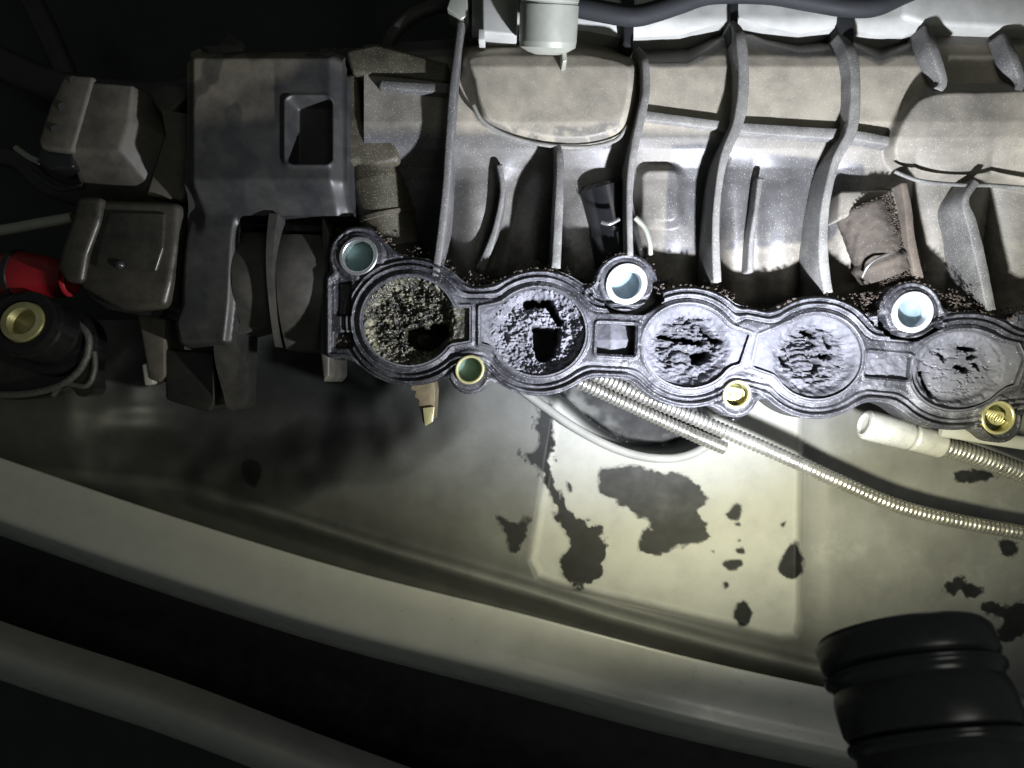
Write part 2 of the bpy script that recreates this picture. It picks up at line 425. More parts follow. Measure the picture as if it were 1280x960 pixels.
# shiny rim of the well
tube('rim', [(648, 484, -146), (680, 508, -146), (716, 533, -146), (760, 557, -146), (800, 570, -146), (838, 573, -146), (868, 566, -146), (893, 550, -146), (905, 538, -147)], 6.5, M['panel'], panel, 14, 8, dust=.7)
relief('well_floor', (640, 440, 920, 590), 2.2, lambda x, y: well(x, y) + 11, lambda x, y: PH(x, y) + 1.2 + .5 * fbm(x, y, 30, 3, 9), M['wet'], panel,
       dust=lambda x, y: .35 * ss(.45, .75, fbm(x, y, 16, 4, 19)) * ss(-40, -15, well(x, y)))
# chips and grit in the well
gv = []; gf = []
def crumb(cx, cy, h, r):
    n0 = len(gv); a = random.random() * 6
    for k in range(4):
        rr = r * random.uniform(.6, 1.2); gv.append(W(cx + rr * math.cos(a + k * 1.57), cy + rr * math.sin(a + k * 1.57) * random.uniform(.5, 1), h + random.uniform(-.2, .4) * r))
    gv.append(W(cx, cy, h + r * random.uniform(.6, 1.1))); gv.append(W(cx, cy, h - r))
    for k in range(4):
        gf.append((n0 + k, n0 + (k + 1) % 4, n0 + 4)); gf.append((n0 + (k + 1) % 4, n0 + k, n0 + 5))
for _ in range(420):
    x = random.uniform(715, 890); y = random.uniform(480, 565)
    if well(np.array(x), np.array(y)) < -8: crumb(x, y, float(PH(np.array([x]), np.array([y]))[0]) + .3, random.uniform(.4, 1.6))
g = mesh('grit', gv, gf, M['steel'], panel, False); g['kind'] = 'stuff'

# ------------------------------------------------------------------ painted crossmember and lower bar
cross = sweep('painted_crossmember', [(-160, 518, -95), (0, 573, -95), (205, 643, -95), (430, 712, -95), (640, 765, -95), (850, 820, -95), (1020, 858, -95), (1200, 893, -95), (1450, 940, -95)],
      [(16, -60), (5, -7), (0, -4), (.5, -1), (3, 0), (25, .2), (46, 1), (52, 3.2), (58, 6.2), (62, 7.6), (65, 7.8), (69, 5.5), (73, 0), (79, -10), (90, -30), (106, -60), (126, -100), (145, -175)], M['paint'], None, 5, wf=lambda t: 1.02 + .12 * t)
tag(cross, 'silver grey painted metal crossmember running diagonally below the black panel', 'crossmember')
bar = sweep('lower_bar', [(-200, 740, -150), (0, 812, -150), (200, 878, -150), (420, 962, -150), (700, 1060, -150), (1000, 1140, -150)],
      [(-6, -60), (-4, -20), (0, -6), (4, -1), (9, 0), (18, -4), (34, -18), (58, -46), (84, -90), (100, -130)], M['barpaint'], None, 6)
tag(bar, 'grey painted bar in the dark at the bottom left corner', 'bar')

# ------------------------------------------------------------------ intake manifold
man = thing('intake_manifold', 'long black plastic intake manifold with five sooted ports on its flange', 'manifold', 800, 400, -40)
ports = [(511, 401, 60, 57, 0), (674, 415, 60, 56, 0), (862, 433, 58, 53, .1), (1023, 446, 58, 54, -.1), (1203, 463, 64, 50, -.2)]
pf = [ell(*p) for p in ports]
neck = [poly([(555, 384), (588, 383), (588, 427), (555, 432)]), poly([(600, 384), (632, 378), (632, 438), (600, 430)]),
        poly([(905, 405), (926, 412), (940, 417), (927, 456), (905, 462)]), poly([(951, 419), (985, 405), (985, 475), (941, 460)]),
        poly([(1245, 425), (1275, 430), (1284, 450), (1272, 482), (1240, 492)])]
pshape = [union([pf[0], neck[0]], 5), union([pf[1], neck[1]], 5), union([pf[2], neck[2]], 5), union([pf[3], neck[3]], 5), union([pf[4], neck[4]], 5)]
def allports(x, y):
    r = pshape[0](x, y)
    for q in pshape[1:]: r = np.minimum(r, q(x, y))
    return r
sleeves = [(448, 320, 25, 'S'), (783, 355, 27, 'S'), (1141, 390, 26, 'S')]
lows = [(587, 462, 19), (921, 493, 18), (1248, 522, 22)]
holes = [ell(x, y, r - 1, (r - 1) * .92) for x, y, r, _ in sleeves] + [ell(x, y, r - 1, (r - 1) * .93) for x, y, r in lows]
win = [rect(771, 424, 24, 19, 2, .05), rect(1112, 458, 27, 15, 2, .09)]
pock = [poly([(750, 358), (762, 382), (770, 392), (806, 393), (828, 378), (822, 360), (800, 384), (768, 382)]),
        poly([(1094, 388), (1112, 412), (1122, 424), (1150, 426), (1176, 412), (1172, 405), (1150, 420), (1125, 414)])]
pock = [lambda x, y: np.maximum(poly([(748, 350), (757, 384), (764, 391), (806, 394), (832, 376), (824, 350)])(x, y), -ell(783, 356, 33, 32)(x, y)),
        lambda x, y: np.maximum(poly([(1096, 392), (1102, 412), (1116, 424), (1150, 427), (1178, 412), (1176, 396)])(x, y), -ell(1141, 391, 33, 31)(x, y))]
gask = union([ell(p[0], p[1], p[2] + 3, p[3] + 3, p[4]) for p in ports] +
             [rect(594, 407, 20, 30, 5), rect(771, 424, 46, 28, 3, .05), rect(945, 438, 20, 32, 5, .2), rect(1112, 457, 48, 26, 3, .09), rect(1285, 462, 30, 30, 5)], 12)
outl = union([lambda x, y: gask(x, y) - 21, seg(448, 320, 470, 350, 38, 40), seg(783, 356, 780, 380, 40, 52), seg(1141, 391, 1138, 415, 40, 56),
              seg(587, 455, 587, 466, 34, 27), seg(921, 480, 921, 496, 36, 26), seg(1245, 500, 1252, 526, 40, 28), rect(430, 395, 24, 52, 6), rect(1300, 440, 30, 50, 5)], 16)
def cutall(x, y):
    r = allports(x, y)
    for q in holes + win + pock: r = np.minimum(r, q(x, y))
    return r
fl_sdf = lambda x, y: np.maximum(outl(x, y), -cutall(x, y))
def FH(x, y):
    g_ = gask(x, y); o = outl(x, y)
    h = -5.0 + 0 * x
    h = h + 3.0 * np.exp(-((g_ - 9.5) / 1.5) ** 2) + 3.4 * np.exp(-((g_ - 15.5) / 1.3) ** 2) - 3.5 * np.exp(-((g_ - 12.5) / 1.4) ** 2) - 3.5 * np.exp(-((g_ - 19.3) / 1.7) ** 2) - 3.0 * np.exp(-((g_ - 5.6) / 1.4) ** 2)
    h = h + 4.0 * np.exp(-((o + 3.4) / 2.2) ** 2) * ss(5, 16, g_)
    ap = allports(x, y); h = h + 3.0 * np.exp(-((ap - 2.0) / 1.8) ** 2)
    for w in win: h = h + 3.0 * np.exp(-((w(x, y) - 3) / 1.6) ** 2)
    for (cx, cy, r, _) in sleeves: h = h + 3.5 * ss(r + 9, r + 5, np.hypot(x - cx, (y - cy) * 1.05))
    for (cx, cy, r) in lows: h = h + 3.0 * ss(r + 8, r + 4, np.hypot(x - cx, y - cy))
    for (cx, cy) in ((824, 369), (737, 366), (1092, 401), (1178, 406)):
        d = np.hypot(x - cx, y - cy); h = h + 3.5 * ss(8, 6.5, d) - 3 * ss(5, 3, d)
    for (cx, cy, hx, hy) in ((428, 372, 10, 22), (428, 425, 12, 10)):
        h = h - 14 * ss(1, -3, rect(cx, cy, hx, hy)(x, y))
    rough = ss(.50, .72, fbm(x, y, 14, 3, 41)) * (1 - ss(-6, -1, o))
    h = h + .8 * (fbm(x, y, 3.4, 3, 40) - .5) * 2 * (.35 + rough * 1.6) + 1.3 * (fbm(x, y, 60, 2, 4) - .5)
    edge = ss(-12, -3, o) * ss(430, 380, y - .09 * (x - 800))
    return h + edge * 1.6 * (fbm(x, y, 4, 3, 90) - .4)
def Fdust(x, y):
    o = outl(x, y); g_ = gask(x, y)
    n = fbm(x, y, 18, 4, 51); f = fbm(x, y, 5, 3, 52)
    d = .18 + .55 * ss(.5, .75, n) + .5 * ss(-14, -4, o) * ss(.35, .7, f) * (y < 470 + .09 * (x - 800))
    d = d + .45 * np.exp(-((g_ - 9.5) / 2.6) ** 2) * ss(.35, .6, n) + .4 * np.exp(-((allports(x, y) - 2) / 2.5) ** 2)
    d = d + .7 * ss(12, 6, allports(x, y)) * ((x > 920) & (x < 965) & (y > 405) & (y < 465))
    d = d + .55 * ss(.52, .60, fbm(x, y, 30, 2, 66)) * np.exp(-((g_ - 6) / 4.0) ** 2)
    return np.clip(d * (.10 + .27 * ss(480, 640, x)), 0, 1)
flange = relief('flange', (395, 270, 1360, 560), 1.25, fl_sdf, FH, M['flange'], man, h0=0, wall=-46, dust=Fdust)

# deposits in each port
hpoly = [[poly(smooth([(508, 411), (520, 408), (533, 411), (540, 405), (555, 405), (558, 416), (552, 425), (545, 432), (530, 436), (515, 431), (507, 422)], 4, True))],
         [poly(smooth([(668, 408), (680, 408), (700, 411), (701, 420), (694, 442), (684, 450), (673, 447), (668, 430)], 4, True)), seg(660, 378, 685, 376, 4, 5), seg(685, 376, 701, 402, 4, 2)],
         [seg(876, 448, 888, 444, 7, 6), seg(832, 419, 850, 424, 3.5, 2.5), seg(884, 410, 902, 425, 2.5, 3), seg(860, 425, 880, 428, 2.5, 2)],
         [seg(1008, 413, 1022, 416, 2, 3), seg(1040, 420, 1044, 432, 2, 2), seg(1034, 446, 1046, 444, 3, 2), seg(985, 446, 990, 455, 3, 2), seg(1030, 455, 1027, 464, 3, 2)],
         [seg(1165, 468, 1172, 492, 4, 3.5), seg(1187, 443, 1193, 447, 2.5, 2.5), seg(1210, 434, 1230, 436, 1.8, 1.5), seg(1208, 458, 1222, 462, 1.8, 3), seg(1232, 456, 1236, 460, 1.8, 2), seg(1225, 447, 1232, 442, 1.2, 1.2)]]
amp = [9, 7, 5, 4, .9]; gate = [.9, .9, 1, 1, .45]
for i, ps in enumerate(pshape):
    cx, cy, rx, ry, an = ports[i]
    bx = (cx - 95, cy - 70, cx + 95, cy + 70)
    bore = relief('port', bx, 2.0, lambda x, y, ps=ps: np.maximum(ps(x, y) - .6, -(ps(x, y) + 1.4)), lambda x, y: -3.0 + 0 * x, M['flange'], man, h0=0, wall=-110, dust=lambda x, y: .3 + 0 * x)
    core = ell(cx, cy, rx, ry, an)
    def H(x, y, i=i, core=core, ps=ps, hp=hpoly[i]):
        c = core(x, y); jit = 5 * (fbm(x, y, 7, 3, 60 + i) - .5)
        r_ = ss(-2, -16, c + jit)
        a = 2 * np.abs(fbm(x * .75, y * 1.35, 9 if i > 1 else 5.5, 5, 70 + i) - .5)
        b_ = fbm(x, y, 5.0, 3, 80 + i) - .5
        h = -8 - 8 * r_ - (4 + amp[i]) * .5 * r_ + amp[i] * 1.5 * (a) * r_ + amp[i] * .8 * b_ * (.35 + .65 * r_)
        if i < 2: h = h + 3.5 * (fbm(x, y, 2.4, 2, 11 + i) - .5) * 2 * ss(3, -4, c)
        if i < 2: h = h + 12 * (fbm(x, y, 20, 2, 120 + i) - .5) * r_
        if i in (2, 3): h = h + 9 * (fbm(x, y * 1.4, 22, 3, 130 + i) - .55) * r_
        if i in (2, 3): h = h - 7 * ss(.10, .03, np.abs(fbm(x * .45, y * 1.5, 12, 4, 92 + i) - .5)) * ss(-14, -22, c) * ss(.38, .5, fbm(x, y, 26, 2, 93 + i))
        if i == 4: h = h - 3 * ss(.03, .005, np.abs(fbm(x * .4, y * 1.6, 16, 4, 96) - .5)) * ss(-8, -16, c) + 3 * ss(4, 0, np.abs(c + 9)) * .6
        n = (4.5 if i > 1 else 3.0) * (fbm(x, y, 5, 4, 30 + i) - .5) * 2
        for q in hp: h = np.where(True, h - 75 * ss(2.5, -2.5, q(x, y) + n), h)
        return np.maximum(h, -92)
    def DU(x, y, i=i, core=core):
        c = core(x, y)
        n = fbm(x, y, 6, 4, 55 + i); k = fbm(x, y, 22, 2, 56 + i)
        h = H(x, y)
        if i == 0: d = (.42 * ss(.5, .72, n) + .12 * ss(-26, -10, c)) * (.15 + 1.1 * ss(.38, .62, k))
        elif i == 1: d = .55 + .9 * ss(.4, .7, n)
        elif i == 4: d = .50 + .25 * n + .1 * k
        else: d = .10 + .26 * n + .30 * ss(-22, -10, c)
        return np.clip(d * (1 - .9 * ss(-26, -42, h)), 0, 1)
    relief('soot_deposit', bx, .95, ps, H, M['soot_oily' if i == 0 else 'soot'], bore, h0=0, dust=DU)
# crud in the two windows
for i, w in enumerate(win):
    cx, cy = ((771, 424), (1112, 458))[i]
    relief('pocket_floor', (cx - 32, cy - 24, cx + 32, cy + 24), 1.2, w, lambda x, y, i=i: (-16 + (7 * (1 - np.abs(x - 765) / 20) - .3 * np.abs(y - 424)) if i == 0 else -11 + 0 * x) + (2 if i == 0 else 6) * (fbm(x, y, 8, 4, 7 + i) - .5),
           M['soot'], man, h0=0, dust=lambda x, y, i=i: (.35 if i == 0 else .55) + .3 * (fbm(x, y, 7, 3, 9) - .5))
for i, (cx, cy) in enumerate(((790, 372), (1138, 408))):
    prism('pocket_floor', [(cx - 45, cy - 22), (cx + 45, cy - 22), (cx + 42, cy + 24), (cx - 36, cy + 24)], -30, -44, M['dark'], man, 1)

# metal sleeves in the bolt holes
def sleeve(x, y, r, wall_, m, bm_, thread=False, h=1.5, tilt=(0, 0, 1)):
    o = Vector(((x - 640) * S, (480 - y) * S, 0))
    s = lathe('bolt_sleeve', [(r - wall_, -44), (r - wall_, h - 1), (r - wall_ + 1, h), (r - 1, h), (r, h - 1), (r, -8)], o, tilt, m, man, 40, squash=.93)
    lathe('bore', [(.01, -16), (r - wall_ - 1, -16), (r - wall_ - .2, -14)], o, tilt, bm_, s, 32, squash=.93)
    if thread:
        pts = []
        for k in range(0, 150):
            a = k / 150 * 6 * 2 * math.pi
            pts.append((x - 640 - 2 + 7.5 * math.cos(a) * .9 + (k / 150 - .5) * 20, 480 - y + 7.5 * math.sin(a) - (k / 150 - .5) * 4, -9 + 4 * math.sin(a)))
        pts = [(a * S, b * S, c * S) for a, b, c in pts]
        tube('thread', pts, 1.5, m, s, 6, 1, True, True)
    return s
sleeve(448, 320, 25, 5, M['steel'], M['bore'])
sleeve(783, 355, 27, 7.5, M['white'], M['boreb'])
sleeve(1141, 390, 27, 7, M['white'], M['boreb'])
sleeve(587, 462, 19, 3.5, M['brass'], M['bore'])
sleeve(921, 493, 18.5, 3.5, M['brass'], M['boreo'], True)
sleeve(1248, 522, 22, 4, M['brass'], M['boreo'], True)

# ---- upper shell (plenum) and runners
topY = lineY([(400, 60), (575, 48), (640, 46), (700, 48), (780, 62), (860, 62), (905, 38), (925, 30), (960, 44), (1000, 52), (1050, 48), (1062, 42), (1100, 60), (1135, 46), (1160, 34), (1300, 34)])
prof = lineY([(0, -95), (30, -60), (45, -24), (70, -8), (100, 1), (140, 0), (152, -4), (172, -8), (186, -14), (196, -21), (210, -30), (225, -36), (260, -44), (300, -56), (350, -74), (420, -120)])
ribx = [  # x of each rib as a function of y (on the manifold, from the left)
    lineY([(0, 578), (100, 565), (200, 560), (330, 546), (420, 540)]),
    lineY([(0, 700), (180, 699), (335, 695), (420, 695)]),
    lineY([(0, 800), (140, 806), (200, 792), (320, 789), (420, 789)]),
    lineY([(0, 920), (150, 928), (230, 900), (350, 896), (420, 896)]),
    lineY([(0, 1060), (160, 1068), (220, 1036), (360, 1026), (420, 1026)]),
    lineY([(0, 1165), (200, 1145), (260, 1138), (380, 1140), (420, 1140)]),
    lineY([(0, 1262), (220, 1238), (300, 1228), (420, 1244)]),
    lineY([(0, 1420), (420, 1420)])]
bul1 = poly(smooth([(584, 62), (700, 52), (785, 70), (797, 100), (788, 150), (770, 172), (722, 183), (668, 178), (612, 160), (594, 138), (584, 100)], 4, True))
bul2 = poly(smooth([(1130, 130), (1160, 108), (1220, 104), (1330, 115), (1330, 236), (1240, 230), (1150, 224), (1115, 210), (1108, 180)], 4, True))
def SH(x, y):
    h = prof(y + 0 * x) * 1.0
    dtop = y - topY(x); h = np.minimum(h, -4 - 50 * ss(18, -4, dtop))
    low = ss(165, 300, y)
    bump_ = np.zeros_like(x + y)
    for a, b in zip(ribx[:-1], ribx[1:]):
        u = (x - a(y)) / (b(y) - a(y)); m = (u >= 0) & (u < 1)
        bump_ = np.where(m, np.sqrt(np.clip(np.sin(np.pi * np.clip(u * .98 + .01, 0, 1)), 0, 1)), bump_)
    h = h + low * (44 * bump_ - 34) + ss(140, 60, y) * 0
    m5 = ((x > ribx[3](y)) & (x < ribx[4](y))); m2 = ((x > ribx[0](y)) & (x < ribx[1](y)))
    # an inner crease between the twin runners of the wide bays
    h = h + ss(190, 250, y) * np.where(m2, -26 * np.exp(-((x - (650 + (y - 250) * -.25)) / 20) ** 2) + 10 * np.exp(-((x - 592) / 20) ** 2), 0)
    h = h + ss(185, 240, y) * np.where(m5, 9 * np.exp(-((x - 985) / 22) ** 2) + 12 * np.exp(-((x - 915) / 16) ** 2) - 6 * np.exp(-((x - 945) / 10) ** 2), 0)
    h = h + 24 * ss(5, -12, bul1(x, y)) + 24 * ss(5, -14, bul2(x, y))
    # lobe in the bay right of the dark boss
    h = h + 16 * ss(2, -10, rect(825, 245, 30, 40, 18)(x, y)) 
    return h + 1.2 * (fbm(x, y, 40, 3, 3) - .5)
dark_poly = lambda x, y: np.minimum(poly([(840, 181), (900, 178), (925, 182), (950, 190), (1078, 205), (1082, 215), (1075, 235), (1040, 300), (830, 320), (835, 215)])(x, y), 1e9)  # polygon where the surface is darker and smoother
def Sdust_shade(x, y):
    n = fbm(x, y, 26, 4, 15); d = ss(182, 150, y) * .95
    d = d * (1 - .7 * ss(5, -1, y - topY(x) - 16 - 8 * n))  # shadow along the plenum's upper edge painted into the colour
    d = np.maximum(d, (.12 + .22 * ss(760, 840, x)) * ss(150, 190, y) + .10)
    d = np.where(bul1(x, y) < 2, .72 + .2 * n - .4 * ss(.0, 6, y - 152 - 8 * n + (np.abs(x - 690) / 30) ** 2) * ss(.42, .5, fbm(x, y, 18, 3, 8)), d)
    d = np.where(bul2(x, y) < 0, .42 + .2 * n + .4 * ss(1230, 1300, x), d)
    cl = ss(3, -3, dark_poly(x, y)); d = d * (1 - .75 * cl)
    d = d + .25 * ss(250, 340, y) * ss(.4, .7, fbm(x, y, 9, 3, 4))
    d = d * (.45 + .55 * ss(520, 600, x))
    return np.clip(d, 0, 1)
shell = relief('plenum', (455, 10, 1420, 410), 1.9, lambda x, y: topY(x) - y, SH, M['shell'], man, dust=Sdust_shade)
# cross bands (horizontal ribs)
rib([(800, 143, 3, 13), (850, 149, 3, 12), (920, 158, 3, 13), (1000, 164, 3, 14), (1065, 168, 3, 14), (1112, 176, 3, 12)], -30, M['ribm'], man, 'cross_rib', .85)
rib([(474, 104, 6, 10), (520, 108, 8, 12), (566, 110, 10, 13)], -40, M['ribm'], man, 'cross_rib', .35)
# upright ribs
R = lambda *a, **k: rib(*a, **k)
R([(576, 26, 14, 9), (572, 60, 20, 9), (566, 110, 22, 10), (561, 180, 18, 10), (556, 250, 10, 10), (546, 330, -2, 10), (544, 345, -6, 10)], -120, M['ribm'], man, dust=.35)
R([(697, 182, 6, 9), (700, 200, 12, 10), (699, 250, 8, 11), (695, 335, -6, 12)], -120, M['ribm'], man, dust=.5)
R([(796, 60, 4, 7), (806, 75, 22, 9), (808, 110, 24, 10), (803, 140, 24, 11), (794, 180, 20, 10), (787, 230, 12, 8), (788, 320, 0, 8)], -110, M['ribm'], man, dust=.7)
R([(915, 26, 4, 6), (926, 45, 20, 13), (930, 100, 24, 14), (924, 150, 22, 14), (906, 195, 18, 11), (897, 250, 10, 9), (895, 300, 4, 10), (897, 352, -6, 11)], -110, M['ribm'], man, dust=.75)
R([(1048, 42, 0, 6), (1064, 62, 18, 13), (1070, 100, 22, 13), (1066, 160, 22, 14), (1046, 200, 16, 11), (1032, 260, 8, 11), (1030, 320, 2, 13), (1036, 366, -6, 12)], -110, M['ribm'], man, dust=.75)
R([(1158, 30, 6, 6), (1168, 60, 22, 12), (1180, 98, 20, 11), (1174, 112, 18, 11)], -30, M['ribm'], man, dust=.7)
R([(1255, 40, 6, 8), (1268, 70, 22, 12), (1278, 100, 20, 11), (1270, 118, 18, 11)], -30, M['ribm'], man, dust=.55)
R([(1130, 228, 8, 9), (1136, 260, 4, 10), (1140, 300, 0, 11), (1150, 348, -8, 12)], -110, M['brown'], man, dust=.6)
R([(1222, 226, 12, 10), (1208, 250, 12, 9), (1216, 280, 8, 14), (1228, 330, 0, 14), (1240, 388, -8, 12)], -110, M['ribm'], man, dust=.6)
R([(624, 205, -12, 8), (628, 240, -14, 7), (618, 290, -22, 8), (600, 338, -30, 12)], -110, M['ribm'], man, dust=.5, name='fin')
R([(951, 222, -16, 8), (946, 260, -18, 6), (940, 300, -28, 7), (938, 340, -40, 8)], -110, M['ribm'], man, dust=.5, name='fin')
# lower lip of the mid bulge and seam along its top
tube('lip', [(592, 132, 12), (604, 152, 10), (636, 170, 7), (680, 181, 4), (730, 184, 3), (768, 176, 5), (784, 158, 8)], 2.6, M['ribm'], man, 8, 6, dust=.9)
tube('lip', [(1118, 214, 6), (1150, 226, 4), (1200, 231, 4), (1245, 232, 4), (1320, 238, 4)], 2.6, M['ribm'], man, 8, 6, dust=.6)
# dark boss between ribs
b0 = Vector(W(752, 232, -40)); b1 = Vector(W(778, 345, -70))
lathe('boss', [(.01, -6), (26, -5), (31, 0), (32, 50), (34, 60), (35, 130)], b0, b1 - b0, M['gloss'], man, 40)
tube('boss_seam', [(752, 278, -2), (762, 280, 1), (774, 274, -1)], 2.4, M['steel'], man, 8, 5)
tube('boss_seam', [(794, 272, -20), (806, 285, -22), (812, 304, -26), (813, 318, -32)], 3.6, M['alum'], man, 8, 5)
# brown caked boss
b0 = Vector(W(1076, 262, -30)); b1 = Vector(W(1118, 372, -42))
pr = [(.01, -8), (14, -8), (26, -8), (30, -5)] + [(31, t) for t in range(-2, 68, 2)] + [(35, 69), (36, 72), (35, 75)] + [(33.5, t) for t in range(77, 93, 2)]
bo = lathe('boss', pr, b0, b1 - b0, M['brown'], man, 90, sharp=False, dust=.2)
axb = (b1 - b0).normalized()
for v in bo.data.vertices:
    d = v.co - b0; t = d.dot(axb); rad = d - axb * t; a_ = math.atan2(rad.z, rad.x) * 31
    if rad.length > 20 * S: v.co += rad.normalized() * S * 3.4 * (float(fbm(a_, t / S, 6, 4, 5)) - .4)
prism('boss_bridge', [(1050, 238), (1130, 236), (1140, 262), (1118, 278), (1080, 262), (1048, 276)], -12, -90, M['shell'], man, 5, dust=.5)
tube('boss_seam', [(1078, 346, -16), (1084, 334, -6), (1095, 324, -3), (1111, 317, -6)], 1.6, M['steel'], man, 8, 5)

# ---- shaded pockets at the left of the first rib
relief('end_wall', (400, 60, 580, 350), 2, None, lambda x, y: -66 - 30 * ss(180, 330, y) - 22 * np.exp(-((x - 545) / 25) ** 2) - 30 * np.exp(-((x - 500) / 22) ** 2 - ((y - 235) / 60) ** 2) + 14 * np.exp(-((x - 450) / 22) ** 2) + 2 * fbm(x, y, 12, 3, 4),
       M['grime'], man, dust=lambda x, y: .12 * ss(.4, .7, fbm(x, y, 6, 4, 5)) + .02)
tube('knob', [(522, 140, -70), (522, 142, -30), (522, 143, -18), (522, 143, -15)], lambda t, l: 32 if t < .75 else 32 - 26 * ((t - .75) / .25) ** 2, M['grime'], man, 32, 5, dust=.25)
prism('web', [(428, 92), (446, 90), (452, 150), (492, 172), (500, 200), (470, 206), (448, 200), (430, 205)], -12, -70, M['grime'], man, 6, dust=.35)
b0 = Vector(W(472, 226, -60)); b1 = Vector(W(496, 330, -75))
lathe('runner', [(.01, -30), (22, -28), (34, -20), (38, 0), (38, 44), (41, 45), (41, 50), (38, 51), (38, 90)], b0, b1 - b0, M['grime'], man, 40, dust=.3)
prism('top_web', [(430, 62), (470, 54), (560, 78), (566, 104), (500, 96), (440, 92)], 0, -50, M['grime'], man, 5, dust=.35)

# ---- end housing on the left
armp = poly([(234, 200), (300, 200), (294, 262), (290, 300), (284, 372), (276, 430), (268, 440), (210, 436), (204, 400), (214, 376), (217, 330), (224, 262), (232, 240)])
def HH(x, y):
    b = 20 - 34 * ss(228, 266, y) - 30 * ss(84, 54, y) - 16 * ss(252, 236, x) * ss(300, 240, y) - 12 * ss(416, 432, x)
    b = b - 26 * ss(5, -4, rect(393, 170, 24, 38, 5)(x, y)) + 3 * np.exp(-((rect(391, 171, 28, 41, 6)(x, y)) / 3) ** 2)
    b = b - 9 * ss(290, 425, y) - 60 * ss(424, 442, y) - 10 * ss(8, 0, -armp(x, y)) * ss(262, 285, y)
    return b + .8 * fbm(x, y, 60, 2, 5)
h1 = relief('end_housing', (196, 50, 440, 450), 1.7, union([rect(333, 165, 97, 101, 7), rect(418, 180, 18, 84, 4), armp], 4), HH, M['house'], man, h0=0, wall=-120,
       dust=lambda x, y: np.clip(.85 * ss(18, -18, y - 90 - 20 * np.sin(x / 36) - 30 * fbm(x, y, 40, 3, 6)) + .4 * ss(12, -12, y - 155 + (x - 330) * .1) * (x < 350) + .10, 0, 1) * (1 - .6 * ss(.60, .66, fbm(x, y, 30, 2, 71))))
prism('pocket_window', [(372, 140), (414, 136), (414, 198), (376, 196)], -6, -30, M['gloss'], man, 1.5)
prism('ear', [(236, 64), (250, 58), (256, 80), (238, 84)], 6, -40, M['house'], man, 4, dust=.7)
prism('ear', [(252, 56), (300, 54), (305, 64), (262, 70)], 10, -40, M['house'], man, 4, dust=.3)
# lower limb of the housing
prism('bracket_foot', [(204, 436), (268, 438), (270, 500), (262, 516), (206, 500)], -74, -130, M['gloss'], man, 5, dust=.1)  # foot coloured near black to paint the shadow under the arm
relief('prong', (262, 395, 302, 524), 1.6, union([seg(281, 420, 282, 504, 14, 10)], 2), lambda x, y: -38 - 30 * ss(440, 520, y) + 0 * x, M['dark'], man, h0=-40, wall=-120, dust=lambda x, y: .3 + 0 * x)
prism('gusset', [(170, 385), (206, 390), (206, 470), (198, 478), (186, 474)], -70, -130, M['house'], man, 3, dust=.55)
prism('gusset', [(176, 455), (190, 452), (192, 480), (180, 482)], -72, -100, M['pale'], man, 3)
# two curved barrels
def barrel(x0, x1, yt, yb, h, r, m, du):
    a = Vector(W(x0, (yt + yb) / 2, h - r)); b = Vector(W(x1, (yt + yb) / 2, h - r)); L = (b - a).length / S
    return lathe('barrel', [(.01, 0), (r - 3, 0), (r, 3), (r, L - 3), (r - 3, L), (.01, L)], a, b - a, m, man, 64, dust=du)
prism('divider', [(402, 268), (412, 290), (412, 470), (404, 478), (400, 440)], -20, -120, M['dark'], man, 3, dust=.4)
relief('barrel', (284, 280, 338, 412), 1.7, rect(311, 346, 25, 60, 3), lambda x, y: -14 - 38 * ((y - 335) / 72) ** 2 - 3 * ((x - 311) / 25) ** 2, M['house'], man, h0=-10, wall=-120, dust=lambda x, y: .25 + 0 * x)
relief('barrel', (340, 280, 408, 446), 1.7, union([rect(375, 363, 30, 73, 3), rect(370, 330, 24, 30, 8)], 2), lambda x, y: -8 - 44 * ((y - 345) / 92) ** 2 - 5 * ((x - 365) / 30) ** 2, M['house'], man, h0=-10, wall=-120, dust=lambda x, y: .25 + 0 * x)
relief('divider', (330, 262, 350, 440), 1.7, poly([(336, 266), (347, 267), (343, 330), (342, 380), (338, 432), (333, 432), (335, 380), (335, 330)]), lambda x, y: 2 - 40 * ((y - 320) / 110) ** 2, M['house'], man, h0=-6, wall=-120, dust=lambda x, y: .3 + 0 * x)
prism('shelf', [(276, 400), (336, 398), (338, 408), (300, 418), (274, 422)], -50, -120, M['house'], man, 3, dust=.2)
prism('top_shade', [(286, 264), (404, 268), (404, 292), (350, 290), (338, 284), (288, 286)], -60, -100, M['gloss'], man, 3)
# beard of soot and earth along the flange's upper edge
gv = []; gf = []
for _ in range(26000):
    x = random.uniform(430, 1290); y = random.uniform(285, 430)
    o = float(outl(np.array(x), np.array(y)))
    if -1 < o < 9 and y < 432 + .09 * (x - 800) and random.random() < .9 * math.exp(-o / 5) * (0.25 + 1.3 * (float(fbm(np.array(x), np.array(y), 30, 2, 12)) > .5)):
        k = min(3.4, .45 + random.expovariate(1.5)); crumb(x, y, (-3 if o < 1 else -6 - o * 2.2), k)
    if len(gf) > 24000: break
for _ in range(2600):
    t_ = random.random(); q = random.uniform(-1, 1); crumb(1088 + 44 * t_ + q * 29, 250 + 104 * t_ - q * 12, 0 - 12 * t_ - 26 * (1 - math.sqrt(1 - q * q * .9)), random.uniform(.5, 1.8))
for _ in range(500):
    k = random.choice([(520, 322, 22, 12), (600, 352, 18, 10), (835, 362, 20, 8), (1195, 372, 26, 10), (1205, 384, 22, 6), (960, 392, 30, 7), (1080, 372, 22, 10), (500, 465, 26, 6), (432, 432, 10, 10)])
    crumb(random.gauss(k[0], k[2] * .5), random.gauss(k[1], k[3] * .5), -12, random.uniform(.7, 2.6))
g = mesh('earth_crumbs', gv, gf, M['crumb'], man, False); g['kind'] = 'stuff'

